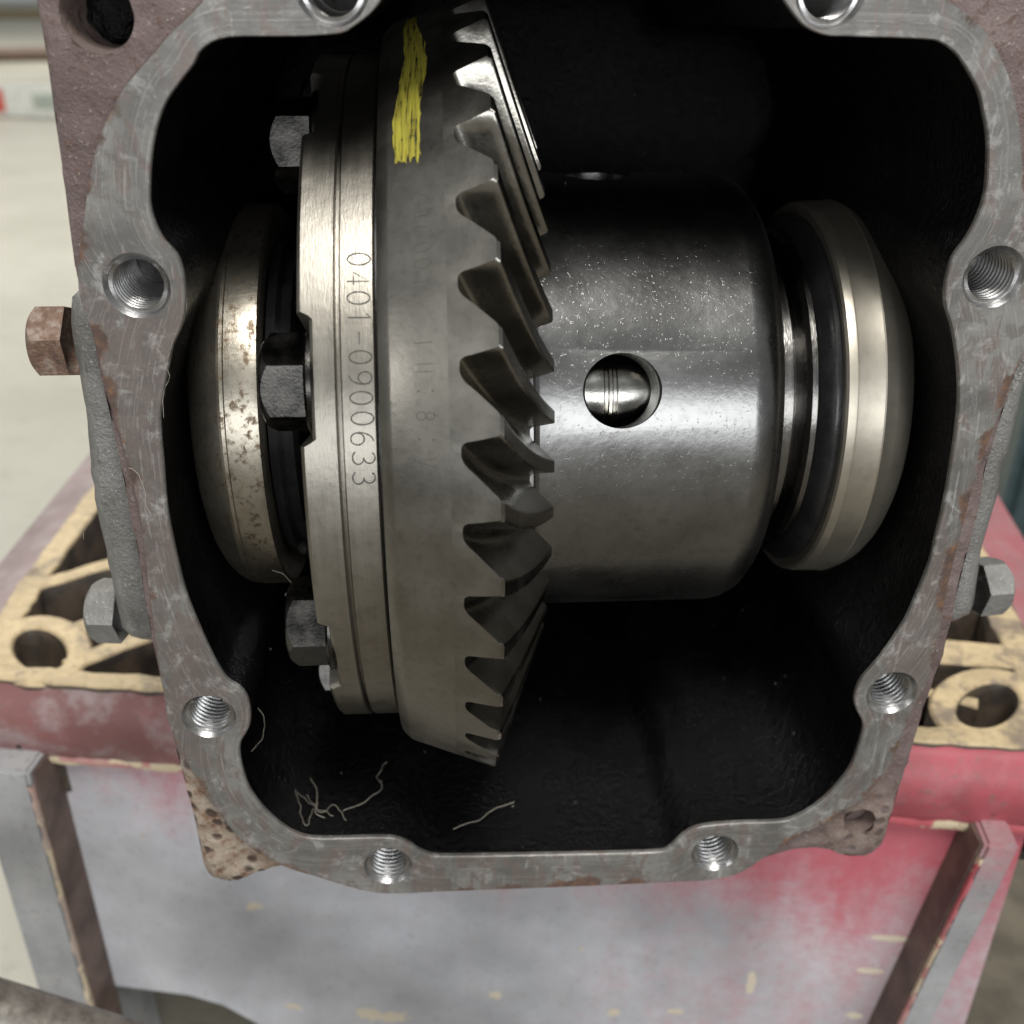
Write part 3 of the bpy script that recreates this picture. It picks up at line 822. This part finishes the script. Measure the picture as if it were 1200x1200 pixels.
# ------------------------------------------------------------ differential carrier
carrier = empty('differential_carrier', AX, 'steel differential carrier with spiral ring gear, bolted flange and round case inside the housing', 'differential')
NTE = 39; PITCHA = 2*math.pi/NTE
TIP0, TIP1 = (.0116, .1189), (.0269, .0795)
fd = Vector((TIP1[0]-TIP0[0], TIP1[1]-TIP0[1])).normalized(); nd = Vector((-fd.y, fd.x))
D0, D1 = .0098, .0066
def rim_r(x): return .1098+(x+.0130)*(.1189-.1098)/(.0116+.0130)
prof = [(-.0156, .076), (-.0156, .1072), (-.0152, .1078), (-.0132, .1096), (-.0126, rim_r(-.0126)), (-.006, rim_r(-.006)), (0, rim_r(0)), (.0001, rim_r(0)-.0012), (.012, .0765), (.012, .0715), (-.010, .0705)]
ring = link('ring_gear', mesh('ring_gear', *lathe(prof, NTE*6, True), 30), MAT['ring'], carrier)
def hprof(q):
    a = abs(q)
    a0, a1, a2 = .125, .345, .465
    if a <= a0-.025: return 1.0
    if a < a0+.02: return 1-.075*((a-a0+.025)/.045)**2
    if a < a1: return .925-.775*(a-a0-.02)/(a1-a0-.02)
    if a < a2: return .15*(1-(a-a1)/(a2-a1))**2.2
    return 0.0
def sigma(s): return .182*(1.12*s-.12*s*s)
qs = [0, .06, .10, .112, .124, .135, .145, .19, .24, .29, .32, .345, .362, .38, .40, .425, .465, .5]
qs = [-q for q in qs[::-1]]+qs[1:]
NS = 14; SKEW = .17
V, F = [], []
nq = len(qs)
def pt(x, r, a): return (x, -r*math.cos(a), r*math.sin(a))
ssteps = [0, .016]+[i/NS for i in range(1, NS)]+[.985, 1]
for q in qs: V.append(pt(0.0, rim_r(0), q*PITCHA+SKEW*PITCHA))
def hh(q, s):
    h = hprof(q)
    e = .0 
    if s < .005: h -= .07*max(0, (h-.35)/.65)
    if s > .995: h -= .05*max(0, (h-.2)/.8)
    return h
for s in ssteps:
    se = 0 if s < .005 else s
    dep = D0+(D1-D0)*s
    tipx = TIP0[0]+(TIP1[0]-TIP0[0])*s; tipr = TIP0[1]+(TIP1[1]-TIP0[1])*s
    for q in qs:
        h = hh(q, s); k = dep*(1-h)
        V.append(pt(tipx-nd.x*k, tipr-nd.y*k, q*PITCHA-sigma(s)-SKEW*(h-1)*PITCHA))
s = 1.0
for q in qs: V.append(pt(TIP1[0]-nd.x*(D1+.004), TIP1[1]-nd.y*(D1+.004)-.001, q*PITCHA-sigma(1)+SKEW*PITCHA))
for i in range(len(ssteps)+1):
    for j in range(nq-1): F.append((i*nq+j, i*nq+j+1, (i+1)*nq+j+1, (i+1)*nq+j))
tooth_me = mesh('tooth', V, F, 22)
tooth_me.materials.append(MAT['ring']); tooth_me.materials.append(MAT['tooth'])
for p_ in tooth_me.polygons: p_.material_index = 0 if p_.index < nq-1 else 1
phase = .4592+.125*PITCHA
for k in range(NTE): link('tooth', tooth_me, MAT['ring'], ring, None, (-(phase+k*PITCHA), 0, 0))

# stamped characters as thin strokes
def arc(cx_, cy_, rx, ry, a0, a1, n=14):
    return [(cx_+rx*math.cos(R(a0+(a1-a0)*i/n)), cy_+ry*math.sin(R(a0+(a1-a0)*i/n))) for i in range(n+1)]
G = {'0': [arc(.3, .5, .28, .5, 0, 360, 24)], '4': [[(.44, 0), (.44, 1), (.02, .3), (.6, .3)]], '1': [[(.16, .8), (.32, 1), (.32, 0)]],
     '-': [[(.02, .5), (.58, .5)]], '9': [arc(.3, .7, .27, .3, 0, 360, 20), arc(.3, .7, .27, .3, 0, -20, 3)+arc(.18, .62, .4, .62, 0, -88, 9)],
     '6': [arc(.3, .3, .27, .3, 0, 360, 20), [(.60-p[0], 1-p[1]) for p in arc(.3, .7, .27, .3, 0, -20, 3)+arc(.18, .62, .4, .62, 0, -88, 9)]],
     '3': [arc(.28, .745, .26, .255, 150, -90, 14)+arc(.28, .25, .3, .25, 90, -150, 14)],
     'V': [[(0, 1), (.3, 0), (.6, 1)]], 'I': [[(.3, 0), (.3, 1)]], 'H': [[(.05, 0), (.05, 1)], [(.55, 0), (.55, 1)]],
     ':': [arc(.3, .1, .05, .05, 0, 360, 8), arc(.3, .9, .05, .05, 0, 360, 8)], '8': [arc(.3, .26, .27, .26, 0, 360, 20), arc(.3, .76, .23, .24, 0, 360, 20)], ' ': []}
def stamp(text, ang0, ang1, x0, size, rf, width, name, mat, parent, wid=.6):
    V, F = [], []
    n = len(text); da = (ang0-ang1)/n
    for i, ch in enumerate(text):
        jx, ja = random.uniform(-.03, .03)*size, random.uniform(-.03, .03)*da
        for line in G[ch]:
            pts = catmull(line, .12, False) if len(line) > 4 else line
            b = len(V)
            for k, p_ in enumerate(pts):
                a, c = pts[max(k-1, 0)], pts[min(k+1, len(pts)-1)]
                tx, ty = c[0]-a[0], c[1]-a[1]; L = math.hypot(tx, ty) or 1
                w = width/size/2*random.uniform(.75, 1.2)
                for sgn in (-1, 1):
                    gx, gy = p_[0]-ty/L*w*sgn, p_[1]+tx/L*w*sgn
                    x = x0+gy*size+jx
                    r = rf(x)+.00006
                    ang = ang0-i*da-ja-gx*size/r*(wid/.6)
                    V.append(pt(x, r, ang))
            for k in range(len(pts)-1): F.append((b+2*k, b+2*k+1, b+2*k+3, b+2*k+2))
    return link(name, mesh(name, V, F, None), MAT[mat], parent)
stamp('016001', .782, .575, -.0072, .0038, rim_r, .00022, 'stamped_marking', 'stamp2', ring)
stamp('IH:8:V', .485, .205, -.0072, .0040, rim_r, .00022, 'stamped_marking', 'stamp2', ring, .5)

# yellow paint stroke on the rim
V, F = [], []
na, nx = 60, 14
for i in range(na+1):
    tt = i/na
    a = 1.50+(.872-1.50)*tt
    xc = -.0070+.0009*math.sin(tt*8.5-2.6)-.0007*tt
    w = .0062*(.42+.58*min(1, tt*1.7))*(1+.16*noise.noise((tt*14, 0, 1)))
    for j in range(nx+1):
        f = j/nx
        jag = (.035*noise.noise((f*11, 3, 7))) * max(0, (tt-.8)/.2, (.2-tt)/.2)
        x = xc+(f-.5)*w+(.0003*noise.noise((tt*40, f, 2)) if j in (0, nx) else 0)
        V.append(pt(x, rim_r(x)+.00012+.00005*noise.noise((f*30, tt*3, 0)), a+jag))
for i in range(na):
    for j in range(nx): F.append((i*(nx+1)+j, i*(nx+1)+j+1, (i+1)*(nx+1)+j+1, (i+1)*(nx+1)+j))
link('paint_mark', mesh('paint_mark', V, F, 60), MAT['yellow'], ring)

# bolted flange with scalloped seats for the bolt heads
BOLT0, BR = .415, .0885
bolts = [BOLT0+k*math.pi/4 for k in range(8)]
def seat(a):
    d = min(abs(((a-b+math.pi) % (2*math.pi))-math.pi) for b in bolts)
    t_ = max(0, min(1, (.152-d)/.014))
    return .0028*t_*t_*(3-2*t_)
pr = [(-.0345, .058, 1), (-.0345, .1000, 1), (-.0342, .1010, 1), (-.0335, .1016, 1), (-.0300, .1016, 0), (-.0260, .1016, 0), (-.0257, .1013, 0), (-.0257, .0985, 0), (-.0246, .0985, 0), (-.0246, .1013, 0), (-.0243, .1016, 0), (-.0170, .1016, 0), (-.0166, .1012, 0), (-.0166, .090, 0), (-.0166, .058, 0)]
n = 720; V, F = [], []
m = len(pr)
for j in range(n):
    a = 2*math.pi*j/n; s_ = seat(a)
    for (x, r, k) in pr: V.append(pt(x+s_*k, r, a))
for j in range(n):
    k = (j+1) % n
    for i in range(m-1): F.append((j*m+i, j*m+i+1, k*m+i+1, k*m+i))
plate = link('bolting_flange', mesh('bolting_flange', V, F, 32), MAT['plate'], carrier)
link('gap_shim', mesh('gap_shim', *lathe([(-.0166, .098), (-.0155, .098)], 120), 30), MAT['seal'], carrier)
stamp('0401-0900633', .705, .158, -.02265, .0052, lambda x: .1016, .00036, 'stamped_number', 'stamp', plate)
hv, hf = hexhead(.0208, .0112)
bolt_me = mesh('bolt', hv, hf, 28)
wv, wf = lathe([(0, .002), (0, .0130), (-.0004, .0136), (-.0014, .0136), (-.0022, .0124), (-.0022, .006)], 48)
wash_me = mesh('washer', wv, wf, 30)
for k, a in enumerate(bolts):
    b = link('bolt', bolt_me, MAT['dark'], carrier, (-.0328, -BR*math.cos(a), BR*math.sin(a)), (-a+[.25, -.1, .42, .1, .3, -.2, .5, .15][k], 0, 0))
    link('washer', wash_me, MAT['dark'], b, (.0017, 0, 0))
# neck between flange and left bearing
link('left_hub', mesh('left_hub', *lathe([(-.034, .060), (-.036, .058), (-.039, .045), (-.046, .040), (-.075, .034)], 96), 40), MAT['dark'], carrier)

# round case with radial pin holes
CR = .0687
prof = [(.012, .0775), (.0215, .0775), (.0222, .0768), (.0222, CR+.0012), (.0236, CR+.0002), (.024, CR), (.0815, CR), (.0826, CR-.0002), (.0850, CR-.0007), (.0885, CR-.0026), (.0915, CR-.0062), (.0932, CR-.0115), (.0937, CR-.018), (.0938, .036), (.120, .034), (.120, .026), (.084, .026), (.080, .050), (.074, .056), (.012, .056)]
cv, cf = lathe(prof, 240, True)
case = link('differential_case', mesh('differential_case', cv, cf, 30), MAT['case'], carrier)
HA = None
best = 9e9
for i in range(400):
    a = -.2+i*.003
    P = AX+Vector(pt(.0459, CR, a)); v = P-EYE
    py = 600-FPX*v.dot(UP)/v.dot(FW)
    if abs(py-458) < best: best, HA = abs(py-458), a
cut_v, cut_f = [], []
n = 56
for k in range(4):
    a = HA+(0, 1.27, math.pi, -1.66)[k]
    A = Vector((0, -math.cos(a), math.sin(a))); U = Vector((1, 0, 0)); W = A.cross(U)
    loops = []
    for h, rr in ((.045, .0100), (CR-.0007, .0100), (CR+.0004, .0109), (.080, .0112)):
        loops.append([Vector((.0459, 0, 0))+A*h+U*rr*math.cos(2*math.pi*i/n)+W*rr*math.sin(2*math.pi*i/n) for i in range(n)])
    cut_v, cut_f = join((cut_v, cut_f), loft(loops, True, True))
cutter = link('cutter', mesh('cutter', cut_v, cut_f, None), None, carrier)
md = case.modifiers.new('b', 'BOOLEAN'); md.object = cutter; md.operation = 'DIFFERENCE'; md.solver = 'EXACT'
bpy.context.view_layer.update()
dg = bpy.context.evaluated_depsgraph_get()
nm = bpy.data.meshes.new_from_object(case.evaluated_get(dg))
case.modifiers.clear(); case.data = nm
nm.materials.clear(); nm.materials.append(MAT['case'])
for p_ in nm.polygons: p_.use_smooth = True
nm.set_sharp_from_angle(angle=R(30))
bpy.data.objects.remove(cutter)
pin_v, pin_f = lathe([(-.022, .0135), (-.0027, .0135), (-.0023, .0130), (-.0015, .0130), (-.0011, .0134), (-.0003, .0134), (.0001, .0130), (.0009, .0130), (.0013, .0135), (.022, .0135)], 96)
link('inner_shaft', mesh('inner_shaft', pin_v, pin_f, 30), MAT['pin'], carrier, (.0459, -.040*math.cos(HA), .040*math.sin(HA)))

# ------------------------------------------------------------ bearings
rb = empty('roller_bearing', AX+Vector((.12, 0, 0)), 'cream bright steel roller bearing to the right of the round case', 'bearing')
def lx(prof, dx): return [(x-dx, r) for x, r in prof]
link('outer_race', mesh('outer_race', *lathe(lx([(.116, .050), (.1102, .0560), (.1100, .0588), (.1106, .0597), (.1125, .06005), (.1129, .0602), (.1133, .0601), (.1206, .0603), (.1210, .0605), (.1214, .0602), (.1245, .0592), (.1272, .0578), (.1300, .0552), (.1325, .0515), (.1345, .0468), (.1360, .041), (.137, .033)], .12), 200), 24), MAT['race'], rb)
link('seal_ring', mesh('seal_ring', *lathe(lx([(.104, .046), (.1065, .0545), (.1085, .0562), (.1108, .0562), (.1108, .044)], .12), 160), 35), MAT['seal'], rb)
link('roller_cage', mesh('roller_cage', *lathe(lx([(.1015, .042), (.1018, .0505), (.1030, .0520), (.1045, .0520), (.1052, .0505), (.1056, .042)], .12), 160), 35), MAT['cage'], rb)
link('inner_race', mesh('inner_race', *lathe(lx([(.0940, .040), (.0942, .0475), (.0955, .0490), (.0985, .0490), (.0992, .0475), (.0994, .042), (.1015, .042)], .12), 160), 35), MAT['cage'], rb)
lb = empty('roller_bearing', AX+Vector((-.06, 0, 0)), 'stained worn steel roller bearing left of the bolted gear flange', 'bearing')
link('outer_race', mesh('outer_race', *lathe(lx([(-.0515, .047), (-.0508, .0562), (-.0506, .0585), (-.0512, .0596), (-.0530, .0600), (-.0598, .0600), (-.0603, .0594), (-.0612, .0594), (-.0618, .0598), (-.0640, .0590), (-.0662, .0576), (-.0685, .0552), (-.0705, .0520), (-.0722, .0475), (-.0733, .042), (-.074, .034)], -.06), 200), 24), MAT['worn'], lb)
link('roller_cage', mesh('roller_cage', *lathe(lx([(-.0505, .050), (-.0478, .051), (-.0470, .047), (-.0440, .048), (-.0432, .043), (-.0432, .036)], -.06), 160), 35), MAT['seal'], lb)

# ------------------------------------------------------------ loose lint fibres
t = NT('pale_lint'); MAT['lint'] = t.out((.42, .38, .31), .7)
def fibre(px, Y, r, label, wob_=.0006):
    P = [(PZ(a, b, y_) if y_ < -.1 else PY(a, b, y_)) for (a, b), y_ in zip(px, Y if isinstance(Y, list) else [Y]*len(px))]
    P = [Vector(q) for q in catmull([tuple(q) for q in P], .0012, False)]
    base = P[0].copy()
    P = [q+Vector((noise.noise(q*300), noise.noise(q*300+Vector((5, 0, 0))), noise.noise(q*300+Vector((0, 9, 0)))))*wob_-base for q in P]
    o = link('lint_fibre', mesh('lint_fibre', *tube(P, r*.42, 5), 60), MAT['lint'], None, base)
    return tag(o, label, 'fibre', 'loose lint fibres')
fibre([(203, 398), (195, 425), (199, 440), (192, 462), (192, 488)], -.0008, .00012, 'pale hair hanging over the left inner edge of the flange')
fibre([(112, 601), (103, 612), (97, 632)], .017, .00012, 'short curled hair sticking out left of the grey side flange')
fibre([(152, 548), (163, 555), (170, 582), (176, 602)], -.0006, .00016, 'bent pale lint strand lying on the left band of the flange')
fibre([(402, 951), (430, 938), (448, 922), (442, 910), (453, 893)], -.2475, .00025, 'crooked lint strand in the dark bottom left of the opening')
fibre([(530, 971), (560, 962), (575, 951), (603, 940)], -.2545, .00025, 'lint strand on the dark bottom below the ring gear tip')
fibre([(364, 912), (372, 930), (370, 952), (380, 958)], -.2475, .00030, 'frayed lint tuft above the bottom left curve of the flange')
for dx_, dy_, lb_ in ((0, 0, 'lint strand crossing the frayed tuft in the lower left corner'), (14, 6, 'straight lint strand right of the frayed tuft'), (-22, -16, 'curved lint strand left of the frayed tuft')):
    fibre([(345+dx_, 925+dy_), (362+dx_, 940+dy_*2), (378+dx_, 950-dy_), (392+dx_, 956+dy_)], [-.247, -.2465, -.2462, -.247], .00018, lb_, .0012)
fibre([(450, 962), (462, 961), (470, 972), (477, 984)], .010, .00016, 'short hooked lint strand just above the bottom left threaded hole')
fibre([(320, 668), (335, 676), (342, 684)], .010, .00012, 'tiny hair above the lowest bolt head of the flange')
fibre([(303, 830), (311, 845), (306, 866), (296, 880)], .004, .00010, 'thin hair hanging beside the lower left threaded hole')

# ------------------------------------------------------------ metal dust and grit in the oil
t = NT('pale_metal_dust'); MAT['dust'] = t.out((.45, .43, .40), .35, .5)
def grains(n, name, label, pick, r0, r1):
    V, F = [], []
    for _ in range(n):
        c = pick(); r = random.uniform(r0, r1)*random.choice((.6, .8, 1, 1.5))
        b = len(V)
        ax = [Vector((random.gauss(0, 1), random.gauss(0, 1), random.gauss(0, 1))).normalized() for _ in range(4)]
        V += [c+a_*r for a_ in ax]
        F += [(b, b+1, b+2), (b, b+2, b+3), (b, b+3, b+1), (b+1, b+3, b+2)]
    return tag(link(name, mesh(name, V, F, None), MAT['dust']), label, 'dust', None, 'stuff')
floor_pts = [Vector(p) for ring_ in cl[3:14] for p in ring_ if p[2] < -.20]
def on_floor():
    p_ = random.choice(floor_pts)
    d_ = Vector((p_.x-cx, 0, p_.z-cz)).normalized()
    return p_-d_*.0003+Vector((random.uniform(-.001, .001), random.uniform(-.004, .004), random.uniform(-.0003, .0003)))
grains(170, 'metal_dust', 'pale metal dust specks scattered over the black bottom of the housing', on_floor, .00010, .00028)
def on_case():
    a_ = random.gauss(.45, .3); x_ = random.uniform(.025, .081)
    return AX+Vector(pt(x_, CR+.00002, a_))
grains(90, 'oil_specks', 'tiny bright specks stuck in oil on the round case', on_case, .00006, .00018)
